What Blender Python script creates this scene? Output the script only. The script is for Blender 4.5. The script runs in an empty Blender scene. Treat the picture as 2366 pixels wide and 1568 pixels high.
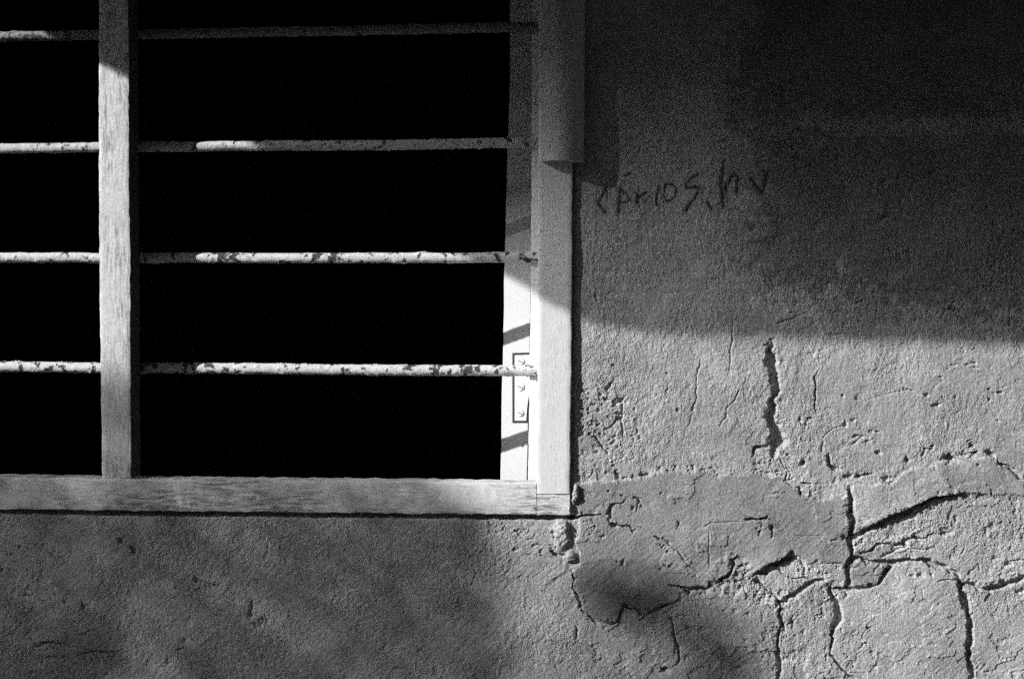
import bpy, bmesh, math
import numpy as np
from mathutils import Vector

scene = bpy.context.scene
col = scene.collection
R = math.radians

# ------------------------------------------------------------------ camera
UN = 0.000465                 # metres per drawing unit on the wall face
FW, FH = 2366.0, 1568.0       # the drawing covers 2366 x 1568 units
ZC = 1.45                     # height of the drawing's centre above the ground
YAW, PITCH, ROLL = R(5.2013), R(1.4587), R(0.0699)
FPX = FW * 50 / 36
FWD = np.array([-math.sin(YAW) * math.cos(PITCH), math.cos(YAW) * math.cos(PITCH), -math.sin(PITCH)])
RGT = np.cross(FWD, [0, 0, 1.0]); RGT /= np.linalg.norm(RGT)
UPV = np.cross(RGT, FWD)
R2 = math.cos(ROLL) * RGT + math.sin(ROLL) * UPV
U2 = -math.sin(ROLL) * RGT + math.cos(ROLL) * UPV
CAM = np.array([0, 0, ZC]) - FWD * FPX * UN

cd = bpy.data.cameras.new('camera'); cam = bpy.data.objects.new('camera', cd); col.objects.link(cam)
cd.lens = 50; cd.sensor_width = 36; cd.clip_start = 0.02; cd.clip_end = 500
from mathutils import Matrix
cam.matrix_world = Matrix(((R2[0], U2[0], -FWD[0], CAM[0]), (R2[1], U2[1], -FWD[1], CAM[1]),
                           (R2[2], U2[2], -FWD[2], CAM[2]), (0, 0, 0, 1)))
scene.camera = cam

# ------------------------------------------------------------------ light
SA, SB = 1.80, 0.95           # the sun runs SA to the right and SB down per unit of depth
SUN = np.array([-SA, -1.0, SB]); SUN /= np.linalg.norm(SUN)
w = bpy.data.worlds.new('World'); scene.world = w; w.use_nodes = True
nt = w.node_tree; nt.nodes.clear()
sky = nt.nodes.new('ShaderNodeTexSky'); sky.sky_type = 'NISHITA'; sky.sun_disc = False
sky.sun_elevation = math.asin(SUN[2]); sky.sun_rotation = math.atan2(SUN[0], SUN[1])
bw = nt.nodes.new('ShaderNodeRGBToBW'); bg = nt.nodes.new('ShaderNodeBackground'); wo = nt.nodes.new('ShaderNodeOutputWorld')
bg.inputs['Strength'].default_value = 0.066
nt.links.new(sky.outputs[0], bw.inputs[0]); nt.links.new(bw.outputs[0], bg.inputs[0]); nt.links.new(bg.outputs[0], wo.inputs[0])
sl = bpy.data.lights.new('sun', 'SUN'); sl.energy = 5.0; sl.angle = R(0.52); sl.color = (1, 1, 1)
so = bpy.data.objects.new('sun', sl); col.objects.link(so); so.location = (-6, -4, 5)
so.rotation_euler = Vector(SUN).to_track_quat('Z', 'Y').to_euler()
scene.view_settings.view_transform = 'Standard'; scene.view_settings.look = 'None'
scene.view_settings.gamma = 1.0; scene.view_settings.exposure = 0.40
scene.cycles.use_denoising = False
scene.cycles.use_adaptive_sampling = True; scene.cycles.adaptive_threshold = 0.04; scene.cycles.adaptive_min_samples = 16
scene.cycles.max_bounces = 6; scene.cycles.diffuse_bounces = 4

# ------------------------------------------------------------------ helpers
def at(x, y, d=0.0):
    """point of the drawing (x right, y down) on the plane d units behind the wall face -> metres"""
    v = FWD * FPX + R2 * (x - FW / 2) - U2 * (y - FH / 2)
    return CAM + v * ((d * UN - CAM[1]) / v[1])
def uv(x, y):
    p = at(x, y, 0); return (p[0] / UN + FW / 2, (ZC - p[2]) / UN + FH / 2)
def wd(u, v, d=0.0):
    """wall coordinates (units, measured on the wall itself) -> metres"""
    return np.array([(u - FW / 2) * UN, d * UN, ZC - (v - FH / 2) * UN])

_rt = np.random.RandomState(7).rand(8, 256, 256)
def vnoise(x, y, s=0):
    t = _rt[s % 8]; x = np.asarray(x) + 31.7 * s + 512; y = np.asarray(y) + 17.3 * s + 512
    xi = np.floor(x).astype(int); yi = np.floor(y).astype(int); fx = x - xi; fy = y - yi
    fx = fx * fx * (3 - 2 * fx); fy = fy * fy * (3 - 2 * fy)
    a = t[yi & 255, xi & 255]; b = t[yi & 255, (xi + 1) & 255]; c = t[(yi + 1) & 255, xi & 255]; d = t[(yi + 1) & 255, (xi + 1) & 255]
    return (a + (b - a) * fx) * (1 - fy) + (c + (d - c) * fx) * fy - 0.5
def fbm(x, y, o=4, s=0):
    r = 0; k = 1.0
    for i in range(o):
        r = r + k * vnoise(x * 2 ** i, y * 2 ** i, s + i); k *= 0.5
    return r

def tag(o, label=None, cat=None, group=None, kind=None):
    for k, v in (('label', label), ('category', cat), ('group', group), ('kind', kind)):
        if v: o[k] = v
    return o
BASE = {}
def empty(name, loc, label=None, cat=None, group=None):
    o = bpy.data.objects.new(name, None); col.objects.link(o); o.location = loc; o.empty_display_size = 0.05
    BASE[o.name] = np.array(loc, float)
    return tag(o, label, cat, group)
def mesh(name, verts, faces, mat, parent=None, smooth=True, autosharp=None):
    verts = np.asarray(verts, float)
    base = BASE.get(parent.name, np.zeros(3)) if parent else np.zeros(3)
    me = bpy.data.meshes.new(name)
    me.from_pydata((verts - base).tolist(), [], [list(map(int, f)) for f in faces]); me.update()
    bm = bmesh.new(); bm.from_mesh(me); bmesh.ops.recalc_face_normals(bm, faces=bm.faces); bm.to_mesh(me); bm.free()
    if smooth: me.polygons.foreach_set('use_smooth', [True] * len(me.polygons))
    if autosharp: me.set_sharp_from_angle(angle=R(autosharp))
    if mat: me.materials.append(mat)
    o = bpy.data.objects.new(name, me); col.objects.link(o)
    if parent:
        o.parent = parent; BASE[o.name] = base
    return o
def loft(rings, closed_ends=True):
    n = len(rings[0]); V = [p for r in rings for p in r]; F = []
    for i in range(len(rings) - 1):
        for j in range(n):
            F.append((i * n + j, i * n + (j + 1) % n, (i + 1) * n + (j + 1) % n, (i + 1) * n + j))
    if closed_ends:
        F.append(tuple(range(n))); F.append(tuple((len(rings) - 1) * n + j for j in range(n)))
    return V, F
def join(parts):
    V = []; F = []
    for v, f in parts:
        k = len(V); V += list(v); F += [tuple(i + k for i in q) for q in f]
    return V, F
def member(A, B, d0, d1, ch=3.0, k=7, jit=0.6, step=9.0, seed=0, crown=0.0, scale=0.05):
    """a wooden member: A and B are its two long edges on the plane d0 (lists of drawing points, same length);
       it runs back to the plane d1. ch = edge rounding, jit = waviness of worn edges and faces."""
    A = np.array(A, float); B = np.array(B, float)
    L = np.r_[0, np.cumsum(np.hypot(*np.diff((A + B) / 2, axis=0).T))]
    ts = np.unique(np.r_[np.arange(0, L[-1], step), L])
    rings = []
    for t in ts:
        a = at(np.interp(t, L, A[:, 0]), np.interp(t, L, A[:, 1]), d0)
        b = at(np.interp(t, L, B[:, 0]), np.interp(t, L, B[:, 1]), d0)
        e = (b - a); wlen = np.linalg.norm(e); e = e / wlen; dn = np.array([0, 1.0, 0]); c = ch * UN
        na = fbm(t * scale, 3.1, 3, seed) * jit * UN; nb = fbm(t * scale, 9.7, 3, seed + 3) * jit * UN
        a = a + e * na; b = b + e * nb; wlen = np.linalg.norm(b - a)
        ring = [a + dn * (d1 - d0) * UN, a + dn * c * 2.5, a + dn * c, a + dn * c * .3 + e * c * .3]
        for i in range(k):
            s = i / (k - 1); q = a + e * (c + s * (wlen - 2 * c))
            q = q + dn * (fbm(t * scale * 1.5, s * 4, 3, seed + 5) * jit * .5 - crown * (1 - (2 * s - 1) ** 2)) * UN
            ring.append(q)
        ring += [b + dn * c * .3 - e * c * .3, b + dn * c, b + dn * c * 2.5, b + dn * (d1 - d0) * UN]
        rings.append(ring)
    return loft(rings)

# ------------------------------------------------------------------ materials
def newmat(name, rough=0.85):
    m = bpy.data.materials.new(name); m.use_nodes = True; t = m.node_tree; b = t.nodes['Principled BSDF']
    b.inputs['Roughness'].default_value = rough
    if 'Specular IOR Level' in b.inputs: b.inputs['Specular IOR Level'].default_value = 0.2
    return m, t, b
def N(t, k, **kw):
    n = t.nodes.new(k)
    for a, v in kw.items(): setattr(n, a, v)
    return n
def noise(t, vec, scale, detail=4, rough=0.55, dist=0.0):
    n = N(t, 'ShaderNodeTexNoise'); n.inputs['Scale'].default_value = scale; n.inputs['Detail'].default_value = detail
    n.inputs['Roughness'].default_value = rough; n.inputs['Distortion'].default_value = dist
    t.links.new(vec, n.inputs['Vector']); return n.outputs['Fac']
def ramp(t, fac, stops):
    r = N(t, 'ShaderNodeValToRGB'); e = r.color_ramp.elements
    while len(e) < len(stops): e.new(0.5)
    for i, (p, c) in enumerate(stops):
        e[i].position = p; e[i].color = (c, c, c, 1)
    t.links.new(fac, r.inputs[0]); return r.outputs[0]
def mathn(t, op, a, b):
    n = N(t, 'ShaderNodeMath', operation=op)
    for i, x in enumerate((a, b)):
        if isinstance(x, (int, float)): n.inputs[i].default_value = x
        else: t.links.new(x, n.inputs[i])
    return n.outputs[0]
def mapv(t, sc):
    tc = N(t, 'ShaderNodeTexCoord'); mp = N(t, 'ShaderNodeMapping'); mp.inputs['Scale'].default_value = sc
    t.links.new(tc.outputs['Object'], mp.inputs[0]); return mp.outputs[0]
def bump(t, b, h, strength, dist):
    n = N(t, 'ShaderNodeBump'); n.inputs['Strength'].default_value = strength; n.inputs['Distance'].default_value = dist
    t.links.new(h, n.inputs['Height']); t.links.new(n.outputs[0], b.inputs['Normal'])

def wood(name, axis, base=0.74, wear=0.5, dark=0.2, speck=0.12, lo=(.40, .60), bl=(.44, .66)):
    """old white paint on wood; axis = direction of the grain"""
    m, t, b = newmat(name, 0.8)
    st = {'x': (6, 40, 40), 'z': (40, 40, 6)}[axis]
    g = noise(t, mapv(t, st), 9.0, 6, 0.65, 0.4)
    blot = noise(t, mapv(t, {'x': (14, 30, 30), 'z': (30, 30, 12)}[axis]), 1.0, 5, 0.6)
    fine = noise(t, mapv(t, (1, 1, 1)), 800.0, 3, 0.7)
    mk = mathn(t, 'MULTIPLY', ramp(t, g, [(lo[0], 1.0), (lo[1], 0.0)]), ramp(t, blot, [(bl[0], 0.0), (bl[1], 1.0)]))
    mk = mathn(t, 'MULTIPLY', mk, wear)
    mx = N(t, 'ShaderNodeMix', data_type='FLOAT'); t.links.new(mk, mx.inputs[0])
    mx.inputs[2].default_value = base; mx.inputs[3].default_value = dark
    sp = mathn(t, 'ADD', mathn(t, 'MULTIPLY', mathn(t, 'SUBTRACT', fine, 0.5), speck * 6), 1.0)
    gl = mathn(t, 'ADD', mathn(t, 'MULTIPLY', mathn(t, 'SUBTRACT', blot, 0.5), 0.35 * wear), 1.0)
    c = mathn(t, 'MULTIPLY', mathn(t, 'MULTIPLY', mx.outputs[0], sp), gl)
    cl = N(t, 'ShaderNodeClamp'); t.links.new(c, cl.inputs[0]); cl.inputs[2].default_value = 0.86
    t.links.new(cl.outputs[0], b.inputs['Base Color'])
    bump(t, b, mathn(t, 'SUBTRACT', g, mk), 0.35, 0.0006)
    return m
M_STILE = wood('painted_stile_wood', 'z', 0.73, 0.6, 0.3, .2, (.36, .50), (.46, .62))
M_MULL = wood('painted_mullion_wood', 'z', 0.66, 0.75, 0.22, .28, (.38, .56), (.40, .58))
M_RAIL = wood('weathered_rail_wood', 'x', 0.76, 1.0, 0.2, 0.3, (.40, .62), (.38, .60))
M_LEAF = wood('painted_shutter_wood', 'z', 0.56, 0.1, 0.3, 0.08)
M_BOARD = wood('grey_board_wood', 'z', 0.45, 0.5, 0.2)
M_SHADE_SIDE = wood('shaded_side_wood', 'z', 0.03, 0.5, 0.03)  # near-black tone that carries the shade of the post's sides and stop

def bar_paint(th, base=0.6):
    m, t, b = newmat('flaking_bar_paint', 0.75)
    v = mapv(t, (1, 1, 1)); n1 = noise(t, v, 95, 4, 0.55, 0.3); n2 = noise(t, v, 9, 2); n3 = noise(t, v, 500, 2)
    spot = ramp(t, mathn(t, 'ADD', n1, mathn(t, 'MULTIPLY', mathn(t, 'SUBTRACT', n2, 0.5), 0.35)), [(th, 0.0), (th + 0.04, 1.0)])
    pc = mathn(t, 'ADD', base, mathn(t, 'MULTIPLY', mathn(t, 'SUBTRACT', n3, 0.5), 0.5))
    mx = N(t, 'ShaderNodeMix', data_type='FLOAT'); t.links.new(spot, mx.inputs[0]); t.links.new(pc, mx.inputs[2]); mx.inputs[3].default_value = 0.06
    t.links.new(mx.outputs[0], b.inputs['Base Color']); bump(t, b, mathn(t, 'SUBTRACT', n3, mathn(t, 'MULTIPLY', spot, 2.0)), 0.6, 0.0008)
    return m

m, t, b = newmat('lime_plaster', 0.95)
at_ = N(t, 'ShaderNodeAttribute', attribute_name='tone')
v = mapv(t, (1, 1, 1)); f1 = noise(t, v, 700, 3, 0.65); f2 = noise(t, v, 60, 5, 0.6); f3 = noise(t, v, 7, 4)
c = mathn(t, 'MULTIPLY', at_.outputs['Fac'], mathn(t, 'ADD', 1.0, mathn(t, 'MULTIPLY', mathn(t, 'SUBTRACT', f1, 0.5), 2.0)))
c = mathn(t, 'MULTIPLY', c, mathn(t, 'ADD', 1.0, mathn(t, 'MULTIPLY', mathn(t, 'SUBTRACT', f2, 0.5), 0.35)))
c = mathn(t, 'MULTIPLY', c, mathn(t, 'ADD', 1.0, mathn(t, 'MULTIPLY', mathn(t, 'SUBTRACT', f3, 0.5), 0.35)))
t.links.new(c, b.inputs['Base Color']); bump(t, b, f1, 0.5, 0.0009)
M_WALL = m

def plain(name, val, rough=0.8, sc=40, amt=0.4, metal=0.0):
    m, t, b = newmat(name, rough); f = noise(t, mapv(t, (1, 1, 1)), sc, 4)
    t.links.new(mathn(t, 'MULTIPLY', val, mathn(t, 'ADD', 1.0, mathn(t, 'MULTIPLY', mathn(t, 'SUBTRACT', f, 0.5), amt * 2))), b.inputs['Base Color'])
    b.inputs['Metallic'].default_value = metal; return m
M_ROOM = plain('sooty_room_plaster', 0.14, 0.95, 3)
M_SOIL = plain('bare_soil', 0.06, 0.95, 5)
M_CONC = plain('dark_concrete', 0.10, 0.9, 12)
M_DARK_IRON = plain('dark_iron', 0.035, 0.8, 300)
M_INK = plain('charcoal_marks', 0.06, 0.95, 400)
M_LEAFG = plain('tree_foliage', 0.06, 0.7, 20)
M_FRINGE = plain('shade_fringe', 0.12, 0.9, 60)
M_BARK = plain('tree_bark', 0.08, 0.95, 30)
M_PLATE = wood('painted_hinge_plate', 'z', 0.62, 0.2, 0.3, 0.06)

# ------------------------------------------------------------------ plaster wall (one height field, real relief)
REG = {'A1': (0, 1057, .38265), 'A2': (800, 1057, .38265), 'A3': (1600, 1057, .38265), 'M5': (800, 550, .38265), 'M6': (1600, 550, .38265),
       'T2': (800, 0, .38265), 'T3': (1600, 0, .38265), 'G': (1400, 380, .23246), 'P1': (1350, 800, .21133), 'P2': (1350, 1100, .21133), 'P3': (1750, 1200, .21133)}
def zs(r): return REG[r][2] * .9464
def zp(r, pts):
    x0, y0, s = REG[r]; return [uv((x0 + x * s) * .9464, (y0 + y * s) * .9464) for x, y in pts]
def spaced(a, b, far0, far1, st):
    mid = np.arange(a, b + st, st); lo = [a]; k = st
    while lo[-1] > far0: k *= 1.035; lo.append(lo[-1] - k)
    hi = [mid[-1]]; k = st
    while hi[-1] < far1: k *= 1.035; hi.append(hi[-1] + k)
    return np.r_[np.array(lo[:0:-1]), mid, np.array(hi[1:])]
GU = spaced(-60, 2440, -6500, 8500, 2.0)
GV = spaced(-60, 1640, -2600, (ZC / UN) + 784, 2.0)
UU, VV = np.meshgrid(GU, GV)
H = fbm(UU / 130, VV / 130, 3, 1) * 6 + fbm(UU / 40, VV / 40, 3, 2) * .9
ROUGH = np.ones_like(H)
TONE = np.full_like(H, 0.36)

CELL = np.clip(2.6 / np.maximum(np.gradient(GU)[None, :], np.gradient(GV)[:, None]), 0, 1)
def box(pts, mgn):
    p = np.array(pts); i0, i1 = np.searchsorted(GU, [p[:, 0].min() - mgn, p[:, 0].max() + mgn]); j0, j1 = np.searchsorted(GV, [p[:, 1].min() - mgn, p[:, 1].max() + mgn])
    return slice(j0, max(j1, j0 + 1)), slice(i0, max(i1, i0 + 1))
def pdist(x, y, pts, ws=None):
    best = np.full(x.shape, 1e9); wid = np.zeros(x.shape); sg = np.ones(x.shape); tt = np.zeros(x.shape)
    P = np.array(pts, float); n = len(P); Ls = np.r_[0, np.cumsum(np.hypot(*np.diff(P, axis=0).T))]
    ws = np.full(n, 1.0) if ws is None else np.interp(np.linspace(0, 1, n), np.linspace(0, 1, len(ws)), ws)
    for i in range(n - 1):
        a, d = P[i], P[i + 1] - P[i]; l2 = max(d @ d, 1e-9)
        s = np.clip(((x - a[0]) * d[0] + (y - a[1]) * d[1]) / l2, 0, 1)
        dx = x - a[0] - s * d[0]; dy = y - a[1] - s * d[1]; q = np.hypot(dx, dy); mk = q < best
        best = np.where(mk, q, best); wid = np.where(mk, ws[i] + (ws[i + 1] - ws[i]) * s, wid)
        sg = np.where(mk, np.sign(d[0] * dy - d[1] * dx), sg); tt = np.where(mk, (Ls[i] + s * np.sqrt(l2)) / max(Ls[-1], 1e-9), tt)
    return best, wid, sg, tt
_sd = [0]
def crack(r, pts, ws, depth, jit=None, k=9.0, crumbs=True):
    """groove along a line; widths are in the units of the sheet r"""
    _sd[0] += 1; P = zp(r, pts); ws = np.maximum(np.atleast_1d(ws) * zs(r) * 1.25 + .4, 3.0); depth = depth * 1.25; mw = ws.max(); depth *= min(1.0, max(.35, (mw - 1.2) / 4.0)); jit = jit if jit is not None else min(4.0, 1.0 + mw * .2)
    sl = box(P, mw * 1.5 + 10); x, y = UU[sl], VV[sl]
    xx = x + fbm(x / 22, y / 22, 4, _sd[0]) * jit * 3; yy = y + fbm(x / 22 + 40, y / 22, 4, _sd[0] + 2) * jit * 3; xx = xx + vnoise(x / 4, y / 4, 1) * jit * .8; yy = yy + vnoise(x / 4 + 9, y / 4, 2) * jit * .8
    d, wv, _, tt = pdist(xx, yy, P, ws)
    e = d / (wv / 2); pr = 1 / (1 + np.exp(np.clip((e - 1) * k, -30, 30)))
    pr *= np.clip(wv / 5, .5, 1) * np.clip(np.minimum(tt, 1 - tt) * 9 + .35, 0, 1)
    if mw > 6 and crumbs:                        # crumbled lips
        Lc = np.hypot(*np.diff(np.array(P), axis=0).T).sum(); rr = np.random.RandomState(_sd[0]); x0_, y0_, s_ = REG[r]
        for q in range(int(Lc / 11)):
            k_ = rr.rand() * (len(pts) - 1); i_ = int(k_); f_ = k_ - i_; cx = pts[i_][0] * (1 - f_) + pts[i_ + 1][0] * f_; cy = pts[i_][1] * (1 - f_) + pts[i_ + 1][1] * f_
            o = (mw * .5 + 2) / zs(r); cx += rr.normal() * o; cy += rr.normal() * o; g = rr.uniform(1.5, 4.5) / zs(r)
            if rr.rand() < .6: pit(r, cx, cy, g * 1.5, g * .8, rr.uniform(2, 5), rr.uniform(-1.5, 1.5))
            else: lump(r, cx, cy, g * 1.4, g, rr.uniform(1.0, 2.4), rr.uniform(-1, 1), 3)
    H[sl] = np.minimum(H[sl], H[sl] * (1 - pr * .3) - depth * pr)
def pit(r, x, y, rx, ry=None, depth=7.0, ang=0.0):
    ry = ry or rx; _sd[0] += 1; u0, v0 = zp(r, [(x, y)])[0]; s = zs(r); rx = max(rx * s, 1.8); ry = max(ry * s, 1.8); m = max(rx, ry) * 2 + 8
    sl = box([(u0, v0)], m); X, Y = UU[sl], VV[sl]
    nx = fbm(X / 7, Y / 7, 3, _sd[0]); ny_ = fbm(X / 7 + 9, Y / 7, 3, _sd[0] + 1); X = X - u0 + nx * (3 + rx * .8); Y = Y - v0 + ny_ * (3 + ry * .8)
    c, n = math.cos(ang), math.sin(ang); e = np.hypot((c * X + n * Y) / rx, (-n * X + c * Y) / ry)
    H[sl] -= depth / (1 + np.exp(np.clip((e - 1) * 5, -30, 30)))
def lump(r, x, y, rx, ry, h, ang=0.0, rag=4):
    _sd[0] += 1; u0, v0 = zp(r, [(x, y)])[0]; s = zs(r); rx *= s; ry *= s
    sl = box([(u0, v0)], max(rx, ry) * 2 + 8); X, Y = UU[sl], VV[sl]
    nx = fbm(X / 8, Y / 8, 3, _sd[0]) * rag; X = X - u0 + nx; Y = Y - v0 + nx
    c, n = math.cos(ang), math.sin(ang); e = np.hypot((c * X + n * Y) / rx, (-n * X + c * Y) / ry)
    H[sl] += h / (1 + np.exp(np.clip((e - 1) * 7, -30, 30))) * (1 + .25 * fbm(UU[sl] / 5, VV[sl] / 5, 2, 3))
def stepline(r, pts, hgt, fall, rag=5):
    """one side of the line (right hand of its run) stands proud and fades away over fall units"""
    _sd[0] += 1; P = zp(r, pts); sl = box(P, fall * 3); x, y = UU[sl], VV[sl]
    xx = x + fbm(x / 12, y / 12, 3, _sd[0]) * rag; yy = y + fbm(x / 12 + 7, y / 12, 3, _sd[0] + 1) * rag
    d, _, sg, tt = pdist(xx, yy, P)
    sd = d * sg; f = np.where(sd > 0, np.exp(-sd / fall), np.exp(sd / 1.5) * .0) * np.clip(np.minimum(tt, 1 - tt) * 6, 0, 1)
    H[sl] += hgt * f
def stipple(r, x, y, rad, n, depth, seed, rmin=3, rmax=9):
    rs = np.random.RandomState(seed)
    cx, cy = x, y
    for _ in range(n):
        if rs.rand() < .55:                      # most pits sit next to the last one and run together
            cx += rs.normal() * rad * .12; cy += rs.normal() * rad * .12
        else:
            a = rs.rand() * 6.28; q = rad * math.sqrt(rs.rand()); cx, cy = x + q * math.cos(a), y + q * math.sin(a)
        k = rmin + (rmax - rmin) * rs.rand() ** 2.2
        pit(r, cx, cy, k * rs.uniform(.8, 3.2), k * rs.uniform(.6, 1), depth * rs.uniform(.4, 1.2), rs.uniform(-1.2, .6))
        if rs.rand() < .3: lump(r, cx - k, cy - k, k * 1.5, k * .8, depth * .5, rs.uniform(-1, 1))
def inside(x, y, P):
    P = np.array(P); r = np.zeros(x.shape, bool); j = len(P) - 1
    for i in range(len(P)):
        with np.errstate(divide='ignore', invalid='ignore'):
            cnd = ((P[i, 1] > y) != (P[j, 1] > y)) & (x < (P[j, 0] - P[i, 0]) * (y - P[i, 1]) / (P[j, 1] - P[i, 1]) + P[i, 0])
        r ^= cnd; j = i
    return r
def patch(P, raise_, tone, rough, soft=3.0, rag=9):
    _sd[0] += 1; sl = box(P, 30); x, y = UU[sl], VV[sl]
    xx = x + fbm(x / 18, y / 18, 4, _sd[0]) * rag; yy = y + fbm(x / 18 + 5, y / 18, 4, _sd[0] + 1) * rag
    d, _, _, _ = pdist(xx, yy, P + [P[0]]); sd = np.where(inside(xx, yy, P), d, -d)
    f = 1 / (1 + np.exp(np.clip(-sd / soft * 2, -30, 30)))
    H[sl] += raise_ * f; TONE[sl] *= 1 + (tone - 1) * f; ROUGH[sl] *= 1 + (rough - 1) * f

# repair patches of smoother mortar
patch(zp('A2', [(1590, 330), (1700, 305), (1850, 300), (2050, 272), (2110, 240), (2350, 238)]) +
      zp('A3', [(240, 225), (420, 270), (640, 252), (720, 275), (830, 315), (920, 375), (1040, 425), (1225, 400), (1248, 620), (1240, 840), (1030, 830),
                (880, 760), (690, 880), (640, 910), (430, 950), (200, 990)]) +
      zp('A2', [(2200, 1085), (2080, 1130), (1900, 1100), (1862, 1210), (1740, 1205), (1630, 1140), (1570, 990), (1560, 880), (1600, 800)]), 4.0, .74, .3, 2.0, 14)
patch(zp('A3', [(1270, 650), (1400, 580), (1730, 430), (1980, 378), (2352, 400), (2352, 290), (2100, 150), (1830, 170), (1600, 230), (1500, 330), (1270, 330)]), 3.5, .93, .4, 2.0, 12)
patch(zp('A3', [(1258, 810), (1400, 840), (1540, 835), (1440, 935), (1370, 975), (1210, 1000), (1232, 900)]), 1.5, .72, .4)
patch(zp('A3', [(690, 885), (880, 770), (1020, 850), (1075, 935), (900, 925), (770, 862)]), -5, 1.1, 1.6, 2.0, 12)
# areas of darker tone on the upper right of the wall
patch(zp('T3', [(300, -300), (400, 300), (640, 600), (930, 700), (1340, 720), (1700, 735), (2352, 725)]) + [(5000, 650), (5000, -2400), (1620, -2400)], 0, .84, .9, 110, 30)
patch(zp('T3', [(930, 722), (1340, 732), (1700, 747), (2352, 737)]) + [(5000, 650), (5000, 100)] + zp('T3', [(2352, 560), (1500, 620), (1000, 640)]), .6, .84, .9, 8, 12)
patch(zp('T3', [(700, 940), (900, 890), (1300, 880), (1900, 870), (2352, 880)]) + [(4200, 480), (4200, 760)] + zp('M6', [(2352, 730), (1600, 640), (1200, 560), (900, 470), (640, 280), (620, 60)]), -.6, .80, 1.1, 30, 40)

patch(zp('A3', [(640, 905), (540, 785), (480, 800), (500, 880), (400, 960), (480, 1080), (560, 1010), (640, 1090), (730, 1080), (740, 1010)]), -4, 1.06, 2.2, 2.5, 14)
patch(zp('A3', [(720, 275), (640, 130), (760, 120), (860, 150), (960, 170), (1040, 330), (1040, 425), (920, 375)]), 1.5, 1.12, 1.5, 3, 14)
patch(zp('A3', [(1270, 665), (1560, 520), (1730, 440), (1980, 385), (2352, 420), (2352, 700), (1890, 640), (1680, 665), (1470, 705), (1300, 760)]), -1.5, .97, 1.5, 3, 8)
patch(zp('A3', [(1300, 765), (1470, 712), (1580, 700), (1540, 745), (1440, 800), (1340, 812)]), -2, .85, 1.3, 2, 10)
patch(zp('A3', [(1130, 1010), (1210, 1008), (1370, 985), (1440, 945), (1540, 850), (1780, 850), (1930, 940), (1990, 1200), (2000, 1600), (1280, 1600), (1130, 1400), (1165, 1190)]), 1.5, 1.05, .7, 3, 8)
patch(zp('A2', [(1560, 880), (1630, 1140), (1740, 1205), (1860, 1208), (1900, 1100), (2010, 1170), (2200, 1082), (2350, 980), (2350, 880), (2000, 790), (1620, 800)]), 1.5, .86, .7, 3, 10)
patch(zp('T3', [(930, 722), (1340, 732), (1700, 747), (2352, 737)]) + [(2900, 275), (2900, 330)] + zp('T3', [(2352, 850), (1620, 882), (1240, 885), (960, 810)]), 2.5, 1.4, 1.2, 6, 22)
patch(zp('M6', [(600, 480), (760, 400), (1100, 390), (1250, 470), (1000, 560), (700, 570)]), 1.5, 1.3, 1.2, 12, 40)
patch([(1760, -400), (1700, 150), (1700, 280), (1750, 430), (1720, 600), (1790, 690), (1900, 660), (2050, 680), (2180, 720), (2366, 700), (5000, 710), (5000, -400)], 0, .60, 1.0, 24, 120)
# the long vertical crack and its neighbours
crack('M6', [(745, 735), (735, 800), (740, 850), (735, 900), (755, 960), (778, 1020), (765, 1080), (755, 1130), (738, 1190), (745, 1240), (765, 1300), (785, 1350), (785, 1400), (768, 1460)],
      [14, 32, 42, 38, 38, 44, 34, 28, 50, 44, 44, 62, 64, 34], 15)
crack('M6', [(740, 1398), (690, 1405), (645, 1415), (630, 1440), (622, 1475)], [16, 14, 12, 14, 8], 8)
crack('M6', [(770, 1230), (820, 1232)], 9, 5)
crack('M6', [(1035, 930), (1020, 985), (1022, 1050), (1028, 1100), (1025, 1190)], [6, 12, 10, 10, 5], 6)
stipple('M6', 740, 770, 60, 16, 5, 2); stipple('M6', 1000, 860, 60, 10, 3, 3)
for a in [(1795, 1150, 20, 14, 8), (1830, 1090, 7, 7, 6), (1915, 1095, 9, 9, 6), (2130, 1048, 9, 9, 6), (2200, 1068, 28, 8, 7), (2130, 1110, 8, 8, 6), (1285, 1100, 10, 10, 6), (1880, 1485, 40, 22, 12),
          (2055, 1525, 10, 8, 6), (1605, 1490, 10, 16, 6), (1265, 1240, 15, 10, 7), (1215, 1275, 14, 20, 7), (925, 1235, 10, 10, 6), (850, 1465, 12, 9, 6), (935, 1515, 14, 14, 8), (1425, 1450, 16, 12, 7),
          (1820, 965, 14, 9, 5), (1990, 885, 16, 8, 5), (2030, 875, 10, 8, 5), (1610, 1048, 22, 8, 5), (1730, 1082, 18, 7, 5), (2185, 1245, 7, 7, 5), (1200, 1085, 8, 8, 4), (795, 300, 10, 8, 4), (1665, 605, 10, 8, 4), (2150, 270, 16, 8, 4)]:
    pit('M6', *a[:4], depth=a[4])
crack('M6', [(1060, 1365), (1100, 1320), (1150, 1300), (1215, 1280)], [5, 8, 5, 9], 3)
crack('M6', [(1400, 1090), (1500, 1068), (1610, 1048)], 6, 3)
crack('M6', [(1070, 1380), (1065, 1440)], 9, 4); crack('M6', [(1100, 1470), (1110, 1520), (1165, 1555)], [14, 12, 22], 7)
crack('M6', [(1265, 1350), (1310, 1340), (1330, 1350)], 12, 5); stipple('M6', 1350, 1375, 90, 14, 4, 5)
stipple('M6', 2010, 1420, 60, 12, 5, 6); stipple('M6', 1720, 1420, 40, 7, 5, 8); stipple('M6', 1950, 860, 130, 14, 3.5, 9); stipple('M6', 2100, 620, 260, 30, 3, 10); stipple('M6', 960, 1300, 90, 10, 4, 11)
crack('M6', [(300, 850), (268, 920), (262, 1020), (255, 1120), (248, 1190)], [5, 8, 6, 7, 12], 3.5)
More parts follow.
